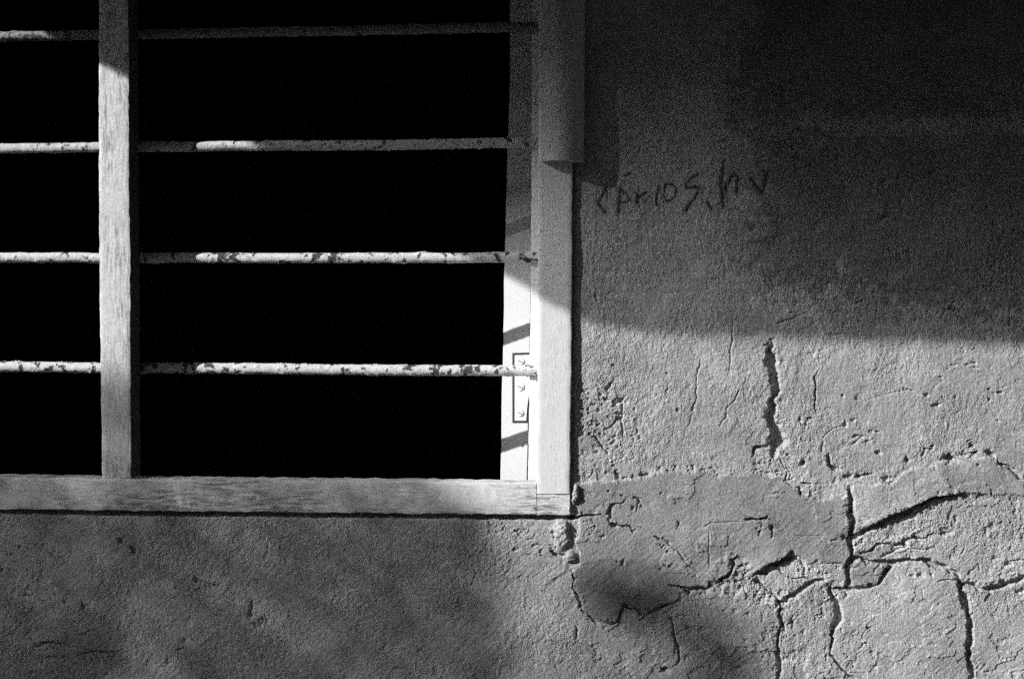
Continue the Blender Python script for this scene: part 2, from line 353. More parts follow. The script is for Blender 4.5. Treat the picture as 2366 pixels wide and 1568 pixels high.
crack('M6', [(240, 1190), (220, 1260), (190, 1310), (175, 1400), (170, 1560)], [6, 7, 5, 4, 4], 3)
crack('M6', [(495, 600), (480, 820), (470, 930)], [5, 9, 4], 3); crack('M6', [(545, 1050), (500, 1120), (452, 1165), (455, 1230), (410, 1285)], [10, 6, 6, 8, 4], 3.5)
crack('M6', [(780, 620), (860, 605), (940, 570)], [10, 8, 5], 3); crack('M6', [(1110, 700), (1240, 690)], 8, 2.5); crack('M6', [(1290, 500), (1330, 470)], 10, 3)

# cracks of the lower right
crack('A3', [(1230, 345), (1240, 420), (1250, 500), (1262, 580), (1248, 640), (1252, 720), (1258, 790)], [16, 22, 22, 24, 20, 20, 24], 13)
crack('A3', [(1258, 795), (1240, 840), (1232, 900), (1235, 950), (1205, 985), (1175, 1000), (1130, 1005)], [26, 26, 24, 32, 20, 16, 16], 12)
crack('A3', [(1205, 1005), (1290, 985), (1370, 975), (1420, 965), (1440, 935), (1470, 885), (1510, 850), (1550, 845)], [22, 20, 18, 8, 20, 20, 18, 6], 9)
pit('A3', 1218, 1028, 10, 16, 8)
crack('A3', [(1125, 985), (1130, 1030), (1145, 1080), (1160, 1130), (1158, 1190), (1145, 1250), (1135, 1310), (1115, 1380)], [16, 20, 28, 38, 36, 26, 16, 13], 13)
crack('A3', [(1115, 1395), (1150, 1440), (1190, 1500), (1240, 1540), (1280, 1568)], [12, 9, 10, 9, 8], 7)
crack('A3', [(1125, 990), (1090, 950), (1075, 930)], 9, 5)
crack('A3', [(640, 935), (680, 970), (730, 1005), (775, 1045), (792, 1085)], [18, 14, 14, 14, 16], 9)
crack('A3', [(792, 1088), (860, 1045), (920, 995), (960, 970), (1020, 955), (1080, 940)], [18, 20, 22, 24, 22, 14], 11)
crack('A3', [(792, 1085), (790, 1150), (800, 1220), (797, 1300), (785, 1380), (780, 1470), (785, 1568)], [14, 15, 20, 18, 22, 24, 28], 11)
pit('A3', 824, 1250, 12, 34, 9); pit('A3', 872, 1205, 16, 24, 9)
crack('A3', [(750, 862), (800, 870), (840, 905), (900, 925), (980, 935), (1060, 945)], [6, 9, 6, 9, 10, 12], 6)
crack('A3', [(630, 912), (690, 885), (740, 842), (800, 818), (840, 785), (882, 758)], [16, 34, 26, 22, 24, 18], 12)
stepline('A3', [(882, 750), (830, 782), (740, 832), (640, 905)], 4, 40)
crack('A3', [(395, 955), (430, 940), (490, 895), (495, 840), (488, 800), (530, 790)], [16, 20, 12, 16, 18, 10], 9)
crack('A3', [(90, 970), (150, 975), (200, 992), (270, 995), (330, 990), (360, 945)], [8, 10, 26, 14, 12, 12], 8)
crack('A3', [(1255, 802), (1300, 795), (1340, 815), (1400, 830), (1470, 815), (1540, 825), (1620, 815), (1700, 815), (1780, 835), (1850, 865), (1910, 890), (1935, 930), (1950, 960)],
      [18, 14, 18, 18, 24, 20, 22, 18, 22, 24, 24, 22, 22], 11)
crack('A3', [(1950, 955), (1965, 1040), (1980, 1120), (2000, 1200), (2010, 1290), (2005, 1370), (2005, 1450), (2020, 1500), (2018, 1580)], [22, 26, 28, 28, 36, 26, 24, 30, 30], 13)
crack('A3', [(1950, 955), (2000, 970), (2060, 990), (2130, 985), (2210, 970), (2270, 950), (2352, 905), (2460, 850)], [16, 14, 22, 28, 26, 24, 24, 20], 11)
stepline('A3', [(1980, 375), (1900, 389), (1800, 405), (1730, 424), (1640, 462), (1560, 500), (1480, 535), (1400, 570), (1320, 612), (1270, 650)], 9, 70)
crack('A3', [(1270, 665), (1320, 630), (1400, 588), (1480, 553), (1560, 518), (1640, 478), (1730, 436), (1800, 414), (1900, 394), (1980, 380)], [12, 26, 28, 26, 22, 22, 18, 10, 6, 4], 8)
crack('A3', [(1300, 760), (1370, 745), (1420, 720), (1470, 705), (1520, 705), (1580, 692), (1610, 680), (1680, 665), (1750, 645), (1830, 640), (1890, 640)], [7, 10, 12, 9, 7, 26, 16, 12, 10, 6, 6], 7)
pit('A3', 1590, 712, 26, 12, 9, .6); crack('A3', [(1440, 800), (1480, 775), (1540, 748), (1610, 735), (1700, 738), (1790, 730)], [10, 14, 12, 10, 6, 4], 6)
crack('A3', [(1395, 880), (1400, 860), (1440, 845)], [10, 8, 8], 4)
crack('A3', [(575, 555), (600, 552), (650, 552), (705, 545), (720, 530)], [14, 18, 12, 14, 8], 8); crack('A3', [(738, 595), (748, 620), (745, 655)], [16, 8, 8], 6)
stipple('A3', 670, 590, 45, 14, 3.5, 21, 3, 6)
crack('A3', [(890, 648), (960, 656), (1080, 652)], 5, 3); crack('A3', [(1120, 687), (1165, 680)], 7, 4); pit('A3', 1200, 668, 15, 10, 6)
crack('A3', [(1040, 838), (1120, 832), (1200, 830)], [7, 6, 8], 4); pit('A3', 935, 830, 8, 14, 5); pit('A3', 985, 870, 10, 12, 5)
crack('A3', [(1800, 940), (1860, 938), (1915, 935)], 8, 5); pit('A3', 2255, 835, 20, 13, 8); crack('A3', [(2245, 825), (2300, 818), (2400, 815)], 7, 6)
crack('A3', [(1995, 895), (2030, 870), (2055, 848)], 9, 4); pit('A3', 1640, 910, 14, 8, 5); pit('A3', 1690, 905, 18, 11, 6); pit('A3', 1760, 900, 10, 8, 5); crack('A3', [(1940, 780), (1975, 735)], 8, 4)
crack('A3', [(2050, 768), (2120, 770)], 7, 3.5); pit('A3', 2170, 800, 18, 9, 5); pit('A3', 2310, 1015, 14, 10, 6); pit('A3', 2345, 1005, 8, 18, 6)
pit('A3', 1232, 272, 20, 18, 9); crack('A3', [(1280, 275), (1340, 266), (1390, 262)], [16, 14, 6], 7); pit('A3', 1480, 288, 24, 14, 8, .5); pit('A3', 1530, 280, 11, 8, 5); pit('A3', 1165, 230, 20, 10, 8, .5)
crack('A3', [(1095, 150), (1105, 190)], 12, 6); pit('A3', 940, 190, 12, 12, 6); crack('A3', [(800, 170), (825, 235)], 8, 5); crack('A3', [(842, 250), (825, 300)], 9, 5); crack('A3', [(915, 350), (930, 392)], 14, 7)
crack('A3', [(940, 318), (1000, 320)], 10, 6); crack('A3', [(1010, 318), (1150, 318)], 5, 3); stipple('A3', 860, 230, 120, 22, 4, 22); stipple('A3', 990, 380, 45, 10, 4, 23); pit('A3', 1145, 305, 10, 20, 4, .5)
pit('A3', 1880, 162, 40, 22, 9, .2); crack('A3', [(1700, 145), (1718, 105), (1765, 100)], 9, 5); crack('A3', [(2110, 120), (2135, 130), (2165, 155)], [26, 22, 8], 8)
crack('A3', [(2190, 178), (2240, 212), (2290, 240), (2312, 275), (2330, 300)], [9, 12, 14, 20, 8], 7); pit('A3', 1605, 165, 10, 16, 6); stipple('A3', 2010, 110, 60, 10, 4, 24)
crack('A3', [(0, 655), (50, 680), (85, 697)], 6, 4); crack('A3', [(145, 740), (180, 800), (210, 838), (270, 875), (320, 905)], 5, 4); stipple('A3', 60, 720, 45, 10, 3.5, 25)
crack('A3', [(345, 640), (343, 740), (348, 860)], [4, 7, 5], 3); crack('A3', [(140, 560), (150, 590)], 8, 4); crack('A3', [(310, 590), (340, 570), (440, 565), (540, 560)], [7, 5, 4, 3], 2.5)
for i, (x, y) in enumerate([(20, 235), (90, 240), (130, 215), (240, 212), (300, 235), (318, 240), (360, 228), (385, 240), (405, 262)]): pit('A3', x, y, 12 - (i % 3) * 2, 7, 5)
crack('A3', [(95, 1170), (120, 1260), (142, 1350), (152, 1440), (140, 1475)], [6, 8, 12, 12, 8], 5); pit('A3', 60, 1505, 22, 14, 7); pit('A3', 160, 1160, 10, 8, 4); pit('A3', 200, 1165, 16, 7, 4)
for x, y, q in [(655, 1010, 12), (640, 1045, 14), (680, 1065, 18), (700, 1030, 14), (735, 1040, 12), (670, 1090, 8), (550, 990, 20), (505, 1030, 14), (520, 940, 9), (560, 905, 9), (600, 930, 8), (590, 1145, 10)]: pit('A3', x, y, q, q * .8, 6)
stipple('A3', 560, 900, 70, 22, 5, 26, 4, 9); stipple('A3', 1050, 1090, 90, 12, 4, 27); stipple('A3', 1320, 1290, 70, 14, 4, 28); stipple('A3', 700, 1280, 120, 16, 4, 29); stipple('A3', 1360, 1400, 160, 12, 4, 30)
crack('A3', [(1285, 1420), (1320, 1395)], 6, 3.5); crack('A3', [(1320, 1310), (1345, 1260)], 7, 3.5); pit('A3', 1380, 1395, 10, 14, 6); pit('A3', 2120, 1520, 16, 8, 5, -.5)
stipple('A3', 1600, 560, 200, 40, 2.5, 31, 3, 6); stipple('A3', 1300, 690, 40, 14, 4, 32, 3, 7); stipple('A3', 650, 200, 60, 12, 4, 33)

def gap(pts, w_, dep):
    P = [uv(*p) for p in pts]; sl = box(P, 40); x, y = UU[sl], VV[sl]
    d, wv, _, tt = pdist(x + fbm(x / 30, y / 30, 3, 5) * 4, y + fbm(x / 22, y / 22, 3, 6) * 5, P, w_)
    H[sl] -= dep / (1 + np.exp(np.clip((d / (wv / 2) - 1) * 5, -30, 30)))
gap([(-780, 1170), (0, 1178), (400, 1183), (800, 1187), (1322, 1193)], [12, 12, 16, 14, 12], 16)
gap([(1327, -380), (1324, 420), (1322, 760), (1319, 1130)], [12, 12, 12, 12], 9)
# between the window and the patch
crack('A2', [(1545, 527), (1590, 530), (1640, 525), (1690, 520), (1750, 522)], [14, 12, 9, 10, 8], 7); crack('A2', [(1750, 522), (1790, 560), (1818, 588)], 6, 4)
crack('A2', [(1815, 590), (1870, 590), (1940, 602)], [22, 10, 9], 7); pit('A2', 1950, 618, 14, 8, 6); crack('A2', [(1975, 598), (2010, 615), (2045, 637)], 6, 4.5)
crack('A2', [(2080, 655), (2150, 680), (2185, 712)], 7, 5); crack('A2', [(2185, 712), (2230, 742), (2260, 782), (2300, 832), (2350, 872)], 5, 4)
crack('A2', [(1795, 545), (1793, 505), (1830, 460), (1880, 432), (1905, 407)], [20, 14, 10, 8, 9], 6); crack('A2', [(1950, 405), (1985, 425), (1978, 460), (1972, 495)], [5, 13, 6, 5], 5)
pit('A2', 1945, 478, 14, 9, 5); pit('A2', 1815, 495, 9, 9, 4); stipple('A2', 1660, 610, 60, 16, 3, 41, 3, 7); pit('A2', 1758, 655, 12, 9, 5); stipple('A2', 2150, 710, 50, 9, 3.5, 42)
pit('A2', 1885, 828, 9, 20, 5, .5); pit('A2', 1845, 818, 10, 7, 4); stipple('A2', 2160, 840, 40, 7, 3.5, 43); crack('A2', [(2240, 560), (2215, 615)], [10, 5], 4); crack('A2', [(2010, 455), (1985, 480)], 6, 3)
crack('A2', [(1845, 240), (1850, 295)], [8, 22], 7); crack('A2', [(1880, 292), (1905, 285)], 9, 6); pit('A2', 1955, 282, 18, 11, 7); crack('A2', [(1985, 268), (2030, 268), (2055, 272)], [8, 15, 5], 6)
for x, y in [(2110, 225), (2125, 215), (2175, 238), (2215, 236), (2300, 235), (2300, 215), (2335, 228)]: pit('A2', x, y, 9, 8, 5)
crack('A2', [(1660, 285), (1695, 238)], [4, 11], 5); pit('A2', 1680, 382, 7, 7, 4); pit('A2', 1795, 370, 10, 6, 5); pit('A2', 2125, 378, 8, 7, 4); crack('A2', [(1700, 475), (1745, 452)], 5, 3)
crack('A2', [(1560, 880), (1580, 940), (1570, 990), (1610, 1080), (1630, 1140), (1680, 1185), (1740, 1205), (1800, 1220), (1860, 1208)], [6, 9, 8, 18, 12, 14, 14, 12, 8], 6)
crack('A2', [(1860, 1208), (1865, 1150), (1900, 1100), (1950, 1125), (2010, 1170), (2080, 1130), (2150, 1100), (2200, 1082)], [10, 12, 14, 12, 22, 14, 10, 6], 6)
crack('A2', [(2195, 1190), (2212, 1290), (2240, 1380), (2238, 1450), (2200, 1490)], [5, 9, 12, 10, 6], 5); pit('A2', 2150, 1510, 20, 16, 7); pit('A2', 1590, 1270, 12, 40, 5); pit('A2', 1615, 1080, 16, 14, 6)
lump('A2', 1580, 390, 17, 60, 16, .12); lump('A2', 1545, 470, 12, 40, 12, 0)
lump('A2', 1495, 640, 44, 95, 11, .14, 7); lump('A2', 1500, 590, 28, 36, 4, 0, 5); crack('A2', [(1420, 745), (1450, 768), (1490, 780), (1520, 778)], [10, 14, 14, 10], 8); lump('A2', 1548, 785, 36, 30, 13, -.5, 5)
stipple('A2', 1450, 680, 50, 14, 4, 44)
# broken rough spot right of the window
crack('P1', [(470, 1255), (560, 1370), (625, 1455)], [18, 24, 26], 6); crack('P1', [(790, 870), (800, 1000), (795, 1090), (810, 1200), (820, 1310)], [18, 16, 18, 20, 12], 5)
crack('P1', [(690, 920), (760, 860), (840, 815)], [24, 20, 34], 5); crack('P1', [(670, 640), (620, 720)], [16, 26], 5); crack('P1', [(600, 1185), (700, 1100), (740, 1060)], [20, 12, 30], 5)
for x, y, q in [(415, 760, 14), (410, 830, 14), (400, 940, 18), (340, 1000, 20), (345, 1060, 16), (340, 1140, 22), (330, 1220, 24), (430, 1230, 20), (520, 960, 24), (570, 890, 18), (600, 810, 20), (560, 770, 18), (480, 890, 16),
                (740, 1060, 34), (765, 1000, 20), (520, 1120, 22), (500, 1290, 16), (910, 1250, 20), (970, 1195, 22), (1000, 1270, 20), (930, 1290, 14), (740, 1370, 18), (680, 1330, 16), (960, 880, 18), (940, 940, 18),
                (1320, 720, 22), (1440, 950, 16), (700, 430, 13), (1310, 530, 12), (600, 150, 0)]:
    if q: pit('P1', x, y, q, q * .8, 5, -.6)
stipple('P1', 560, 1000, 330, 60, 3.6, 45, 8, 18); stipple('P1', 800, 1380, 200, 24, 3.2, 46, 8, 16); stipple('P2', 600, 160, 160, 22, 3.2, 47, 8, 16)
patch(zp('P1', [(300, 900), (600, 600), (850, 800), (1020, 1250), (700, 1480), (320, 1480)]), -1.5, .93, 1.5, 8, 25)
# marks on the wall below the window
for x, y, a, c_, d, g in [(765, 690, 18, 14, 9, .3), (850, 740, 16, 28, 9, 0), (130, 725, 10, 13, 5, 0), (5, 870, 16, 20, 8, 0), (530, 1115, 10, 30, 6, 0), (1600, 1120, 13, 46, 8, .1), (1665, 1210, 48, 16, 6, -.7), (1845, 1165, 9, 8, 5, 0),
                          (410, 1075, 12, 10, 5, 0), (160, 1035, 12, 10, 5, 0), (110, 1200, 8, 14, 5, 0), (1070, 1455, 14, 24, 5, 0), (720, 1420, 26, 12, 4, 0), (1180, 1325, 20, 12, 4, 0), (70, 770, 8, 8, 5, 0)]: pit('A1', x, y, a, c_, d, g)
crack('A1', [(215, 1365), (270, 1340), (330, 1332), (420, 1347)], [20, 14, 8, 6], 7); stepline('A1', [(430, 1345), (330, 1330), (220, 1360)], 3, 30)
crack('A1', [(270, 1435), (340, 1428), (420, 1437)], 12, 4); crack('A1', [(500, 1412), (600, 1385), (700, 1398), (770, 1398)], [10, 12, 10, 5], 4); crack('A1', [(1245, 925), (1320, 965), (1392, 995)], [20, 12, 10], 5)
crack('A1', [(1130, 1385), (1172, 1362)], 10, 4); crack('A2', [(420, 1500), (480, 1495)], 10, 3); stipple('A1', 600, 1430, 220, 24, 3.5, 48); stipple('A2', 1200, 740, 200, 60, 3, 49, 4, 9); stipple('A1', 300, 1440, 200, 20, 3, 50); stipple('A2', 1000, 640, 300, 50, 2, 51, 4, 8)
# shaded upper right
crack('T3', [(720, 803), (790, 772), (860, 785), (935, 802)], [6, 9, 5, 9], 2); pit('T3', 1075, 765, 55, 16, 4); pit('T3', 1385, 785, 20, 14, 5); crack('T3', [(1200, 890), (1400, 878), (1620, 882), (1900, 868)], [5, 9, 8, 4], 4)
crack('T3', [(670, 955), (740, 922), (900, 880)], [6, 9, 6], 2); pit('T3', 830, 955, 50, 22, 3, -.5); pit('T3', 1165, 995, 14, 9, 4); pit('T3', 2250, 905, 40, 8, 4, -.2); pit('T3', 1770, 1095, 30, 12, 4, -.4); pit('T3', 2110, 1325, 8, 10, 4)
pit('T3', 1470, 1385, 40, 12, 4, -.7); pit('T3', 2300, 1470, 12, 9, 4); pit('T2', 1845, 908, 9, 9, 5); pit('M5', 1715, 460, 8, 22, 4, -.3); pit('M5', 1830, 890, 7, 10, 4)
stipple('T3', 860, 850, 150, 26, 3, 52); stipple('T3', 1500, 800, 500, 30, 2.5, 53)

# grain of the plaster itself
ss = lambda x, a, b: np.clip((x - a) / (b - a), 0, 1) ** 2 * (3 - 2 * np.clip((x - a) / (b - a), 0, 1))
LOW = .35 + .65 * ss(VV, 1060, 1110) * ss(UU, 1250, 1400)
fa = ss(fbm(UU / 85, VV / 60, 6, 1), .20, .235); fb = ss(fbm(UU / 60 + 40, VV / 50 + 9, 6, 3), .26, .30); fc = ss(fbm(UU / 26 + 3, VV / 22 + 70, 5, 4), .34, .40)
H += LOW * (fa * 1.9 - fb * 2.4 * ROUGH - fc * 2.2 * ROUGH)
TONE *= 1 + LOW * (.08 * fa - .10 * fb + .10 * fc * ROUGH)
H += CELL * fbm(UU / 5.5, VV / 22, 3, 2) * .5 * ss(UU, 1300, 1400) * (1 - ss(VV, 1080, 1100)) + CELL * fbm((UU + VV * 1.2) / 6, (VV - UU * .8) / 40, 3, 6) * .7 * ss(VV, 1150, 1210)
rs = np.random.RandomState(3)
MOT = np.clip(fbm(UU / 90, VV / 90, 3, 2) * 1.6 + .9, .3, 1.7)
H += CELL * ROUGH * MOT * (fbm(UU / 6.5, VV / 10, 2, 4) * 1.1 + rs.uniform(-.55, .55, H.shape)) + CELL * rs.uniform(-.3, .3, H.shape)
TONE *= 1 + CELL * rs.uniform(-.24, .24, H.shape) + .26 * fbm(UU / 75, VV / 75, 5, 3)

strokes = [([(345, 330), (300, 430), (262, 500)], 2.1), ([(345, 345), (352, 400), (355, 455)], .8), ([(262, 505), (305, 560), (345, 595)], 2.2), ([(490, 345), (480, 430), (482, 520), (475, 600)], 2.0),
           ([(495, 350), (560, 410), (600, 460), (560, 488), (490, 500)], 1.2), ([(665, 395), (672, 440), (678, 492)], 1.8), ([(680, 445), (720, 412), (765, 390)], 1.6), ([(905, 320), (880, 420), (868, 490), (885, 522)], 1.5),
           ([(975, 300), (1040, 303), (1085, 345), (1065, 420), (1030, 465), (985, 482), (952, 420), (958, 350), (975, 300)], 1.2), ([(1315, 195), (1240, 235), (1180, 300), (1195, 345), (1290, 330), (1340, 347)], 1.8),
           ([(1312, 385), (1270, 450), (1210, 530), (1175, 582)], 2.0), ([(1395, 480), (1420, 510), (1450, 562)], 1.6), ([(1572, 60), (1560, 200), (1553, 350), (1565, 450), (1572, 545)], 2.3),
           ([(1580, 362), (1640, 270), (1690, 180), (1722, 240), (1712, 400)], 1.9), ([(1870, 250), (1920, 330), (1985, 390)], 2.2), ([(2030, 180), (2012, 300), (1985, 390)], 2.2), ([(540, 215), (570, 200), (600, 175)], 1.4)]
for pts, rad in strokes:                          # charcoal smeared into the grain round each stroke
    P = zp('G', pts); sl = box(P, 20); x, y = UU[sl], VV[sl]
    d, _, _, _ = pdist(x + fbm(x / 8, y / 8, 3, 1) * 3, y + fbm(x / 8, y / 8, 3, 4) * 3, P)
    k_ = np.exp(-(d / (rad * 2.6)) ** 2); TONE[sl] *= 1 - .55 * k_ * (.7 + .6 * rs.rand(*x.shape)); H[sl] -= 1.4 * np.exp(-(d / (rad * 1.5)) ** 2)
def hgt(u, v):
    i = int(np.clip(np.searchsorted(GU, u), 1, len(GU) - 1)); j = int(np.clip(np.searchsorted(GV, v), 1, len(GV) - 1)); return H[j, i]

wall = empty('plaster_wall', (0.3, 0.0, 0.0), 'cracked and patched grey plaster wall around the barred window', 'wall')
O0, O1 = uv(-700, -380), uv(1300, 1168)         # the window opening
WU0, WU1, WV0, WV1 = -745.0, O1[0], -400.0, O1[1]
gx = (UU - FW / 2) * UN; gz = ZC - (VV - FH / 2) * UN
co = np.stack([gx, -H * UN, gz], -1).reshape(-1, 3) - BASE['plaster_wall']
ny, nx = H.shape
ii = np.arange(ny * nx).reshape(ny, nx)
quads = np.stack([ii[:-1, :-1], ii[1:, :-1], ii[1:, 1:], ii[:-1, 1:]], -1)
cu = (GU[1:] + GU[:-1]) / 2; cv = (GV[1:] + GV[:-1]) / 2
hole = ((cu > WU0) & (cu < WU1))[None, :] & ((cv > WV0) & (cv < WV1))[:, None]
q = quads[~hole].reshape(-1, 4)
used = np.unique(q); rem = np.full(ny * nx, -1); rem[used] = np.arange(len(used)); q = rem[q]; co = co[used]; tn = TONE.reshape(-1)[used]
me = bpy.data.meshes.new('plaster'); me.vertices.add(len(co)); me.vertices.foreach_set('co', co.astype(np.float32).ravel())
me.loops.add(q.size); me.loops.foreach_set('vertex_index', q.astype(np.int32).ravel())
me.polygons.add(len(q)); me.polygons.foreach_set('loop_start', np.arange(0, q.size, 4, dtype=np.int32)); me.polygons.foreach_set('use_smooth', np.zeros(len(q), bool))
me.update(calc_edges=True); me.validate()
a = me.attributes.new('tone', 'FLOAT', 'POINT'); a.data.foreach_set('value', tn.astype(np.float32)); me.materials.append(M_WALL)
po = bpy.data.objects.new('plaster', me); col.objects.link(po); po.parent = wall

# handwriting scratched and rubbed into the plaster
parts = []
rs = np.random.RandomState(11)
for pts, rad in strokes:
    P = np.array(zp('G', pts)); L = np.r_[0, np.cumsum(np.hypot(*np.diff(P, axis=0).T))]; n = max(6, int(L[-1] / 2.2)); rings = []
    for k in range(n + 1):
        tt = L[-1] * k / n; u = np.interp(tt, L, P[:, 0]) + rs.uniform(-.5, .5); v = np.interp(tt, L, P[:, 1]) + rs.uniform(-.5, .5)
        u2 = np.interp(min(tt + 1, L[-1]), L, P[:, 0]); v2 = np.interp(min(tt + 1, L[-1]), L, P[:, 1]); u1 = np.interp(max(tt - 1, 0), L, P[:, 0]); v1 = np.interp(max(tt - 1, 0), L, P[:, 1])
        d = np.array([u2 - u1, v2 - v1]); d /= np.hypot(*d) + 1e-9; nrm = np.array([-d[1], d[0]]); r_ = rad * rs.uniform(.5, 1.9) * (0.5 if k in (0, n) else 1); h = hgt(u, v)
        rings.append([wd(u + nrm[0] * r_, v + nrm[1] * r_, -h + .5), wd(u + nrm[0] * r_ * .5, v + nrm[1] * r_ * .5, -h - .9), wd(u - nrm[0] * r_ * .5, v - nrm[1] * r_ * .5, -h - .9), wd(u - nrm[0] * r_, v - nrm[1] * r_, -h + .5)])
    parts.append(loft(rings))
V, F = join(parts); tag(mesh('handwriting', V, F, M_INK, wall), 'dark scratched handwriting on the shaded plaster')

# ------------------------------------------------------------------ barred window
win = empty('barred_window', at(265, 1180, 40), 'white painted window frame with rusty horizontal iron bars across a dark opening', 'window')
FD = -10.0
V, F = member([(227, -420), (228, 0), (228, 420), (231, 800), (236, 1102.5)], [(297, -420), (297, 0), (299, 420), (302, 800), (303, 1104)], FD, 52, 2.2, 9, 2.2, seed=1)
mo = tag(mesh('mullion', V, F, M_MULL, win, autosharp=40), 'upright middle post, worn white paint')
mo.data.materials.append(M_SHADE_SIDE)
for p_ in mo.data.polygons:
    if abs(p_.normal.x) > .9: p_.material_index = 1          # side faces coloured near black in place of their shade
V, F = member([(232, -420), (234, 420), (242, 1098)], [(296, -420), (297, 420), (301, 1100)], 53, 78, 1.5, 5, 1.0, seed=4)
mesh('glazing_stop', V, F, M_SHADE_SIDE, win, autosharp=40)
V, F = member([(1246, -420), (1244, 420), (1243, 760), (1240, 1140)], [(1325, -420), (1322, 420), (1320, 760), (1316, 1140)], FD - 4, 90, 2.2, 9, 1.6, seed=7)
mesh('side_jamb', V, F, M_STILE, win, autosharp=40)
V, F = member([(1231, -420), (1228, 420), (1226, 700), (1220, 1113)], [(1262, -420), (1260, 420), (1258, 700), (1254, 1112)], 84, 230, 1.5, 5, 1.2, seed=9)
mesh('jamb_rebate', V, F, M_STILE, win, autosharp=40)
top = [(-760, 1088), (0, 1102), (400, 1107), (800, 1111), (1239.0, 1116), (1239.6, 1141), (1316, 1142)]
bot = [(-760, 1160), (0, 1176), (400, 1180), (800, 1184), (1239.0, 1189), (1239.6, 1189), (1316, 1190)]
V, F = member(top, bot, FD - 3.0, 48, 2.0, 9, 3.2, 7, seed=12)
tag(mesh('bottom_rail', V, F, M_RAIL, win, autosharp=40), 'weathered bottom rail with dark peeling streaks')
V, F = member([(-800, -430), (-790, 1160)], [(-715, -430), (-705, 1160)], FD, 240, 2.2, 7, 1.5, seed=15)
mesh('side_jamb', V, F, M_STILE, win, autosharp=40)
V, F = member([(-714, -440), (1245, -440)], [(-714, -372), (1245, -372)], FD - .6, 240, 2.2, 7, 1.5, seed=17)
mesh('top_rail', V, F, M_RAIL, win, autosharp=40)
# short board nailed over the upper part of the right jamb
V, F = member([(1252, -400), (1252, 0), (1250, 372)], [(1353, -400), (1351, 0), (1348, 373)], FD - 30, FD - 5, 4, 13, 1.6, seed=20, crown=22)
tag(mesh('cover_board', V, F, M_BOARD, win, autosharp=50), 'short grey board over the upper jamb')

BARS = [([(-760, 107), (0, 86), (225, 82), (1262, 62)], 11.5, 31), ([(-760, 352), (0, 344), (225, 342), (1262, 330)], 12.0, 32),
        ([(-760, 597), (0, 596), (1262, 595)], 12.2, 33), ([(-760, 838), (0, 848), (1262, 857)], 13.0, 34)]
BL = ['topmost bar, almost lost in the shade', 'second bar from the top, half lit', 'third bar from the top, sunlit with flaked paint', 'lowest bar, heavily pitted with rust']
for i, (pts, rad, sd) in enumerate(BARS):
    P = np.array(pts, float); rings = []; ts = np.arange(P[0, 0], P[-1, 0] + 1, 3.2)
    ph = np.linspace(0, 2 * math.pi, 22, endpoint=False)
    for x in ts:
        c = at(x, np.interp(x, P[:, 0], P[:, 1]), 79) ; k = UN
        cx, cy = np.cos(ph), np.sin(ph)
        r = rad * k * (1 + .07 * fbm(x / 14 + 0 * ph, 3 * cx + 8, 4, sd) + .08 * fbm(x / 60, 2 * cy + 5 + 0 * ph, 2, sd + 1))
        fl = np.maximum(fbm(x / 11 + 2 * cx, 2.2 * cy + 20 + sd, 2, sd + 2) - .34, 0) * rad * k * 1.0      # scabs of lifted paint
        pitn = np.maximum(fbm(x / 9 + 2 * cy, 2.2 * cx + 50 + sd, 2, sd + 3) - .36, 0) * rad * k * 1.2
        r = r + fl - pitn
        wob = fbm(x / 150, 1.0, 2, sd) * 3 * UN
        rings.append(np.stack([np.full(22, c[0]), c[1] - r * cx, c[2] + wob + r * cy], -1))
    V, F = loft(rings)
    tag(mesh('bar', V, F, bar_paint([.60, .60, .59, .545][i], [.22, .5, .6, .6][i]), win), BL[i])  # base of the upper bars darkened to put shade into their paint

# shutter swung open into the room: its hinge edge faces the opening
LD = 262.0
sh = empty('wooden_shutter', at(1190, 1112, LD + 60), 'white painted shutter swung open into the dark room behind the right jamb', 'shutter')
TL = [(1179, -350), (1177, 200), (1170, 400), (1165, 620), (1160, 860), (1155, 1130)]
p0 = at(1165, 600, LD + 24); p1 = at(1240, 600, LD - 8); eu = p1 - p0; eu[2] = 0; eu /= np.linalg.norm(eu)
nrm = np.array([eu[1], -eu[0], 0]);  nrm = nrm if nrm[1] < 0 else -nrm         # face normal of the hinge edge
def leafpt(x, y, off=0.0):
    """point of the drawing on the hinge edge of the shutter, off units proud of it"""
    v = FWD * FPX + R2 * (x - FW / 2) - U2 * (y - FH / 2); s = ((p0 - CAM) @ nrm) / (v @ nrm)
    return CAM + v * s + nrm * off * UN
rings = []; Wd = 76 * UN; Dp = 0.52
for i in range(61):
    y = -380 + (1135 + 380) * i / 60; x = np.interp(y, [q[1] for q in TL], [q[0] for q in TL])
    a = leafpt(x, y) + eu * fbm(y / 60, 2.0, 2, 3) * 1.5 * UN; c = 2.0 * UN
    fr = [a + nrm * (fbm(y / 50, k * 1.3, 2, 5) * .8 * UN) + eu * (c + (Wd - 2 * c) * k / 4) for k in range(5)]
    rings.append([a - nrm * Dp, a - nrm * c] + fr + [a + eu * Wd - nrm * c, a + eu * Wd - nrm * Dp])
V, F = loft(rings); mesh('leaf', V, F, M_LEAF, sh, autosharp=40)
def plate(poly, o0, o1):
    n = len(poly); V = [leafpt(x, y, o0) for x, y in poly] + [leafpt(x, y, o1) for x, y in poly]
    return V, [tuple(range(n, 2 * n))] + [tuple(range(n))] + [(i, (i + 1) % n, n + (i + 1) % n, n + i) for i in range(n)]
hz = lambda pts: [((1200 + x * .40193) * .9464, (600 + y * .40193) * .9464) for x, y in pts]
hinge = mesh('hinge', *join([plate(hz([(128, 650), (262, 646), (256, 806), (240, 900), (228, 990), (222, 1074), (128, 1074)]), -3, 1.3)]), M_DARK_IRON, sh, smooth=False)  # darker backing, seen as a border round the painted plate
tag(hinge, 'dark edged butt hinge on the edge of the shutter')
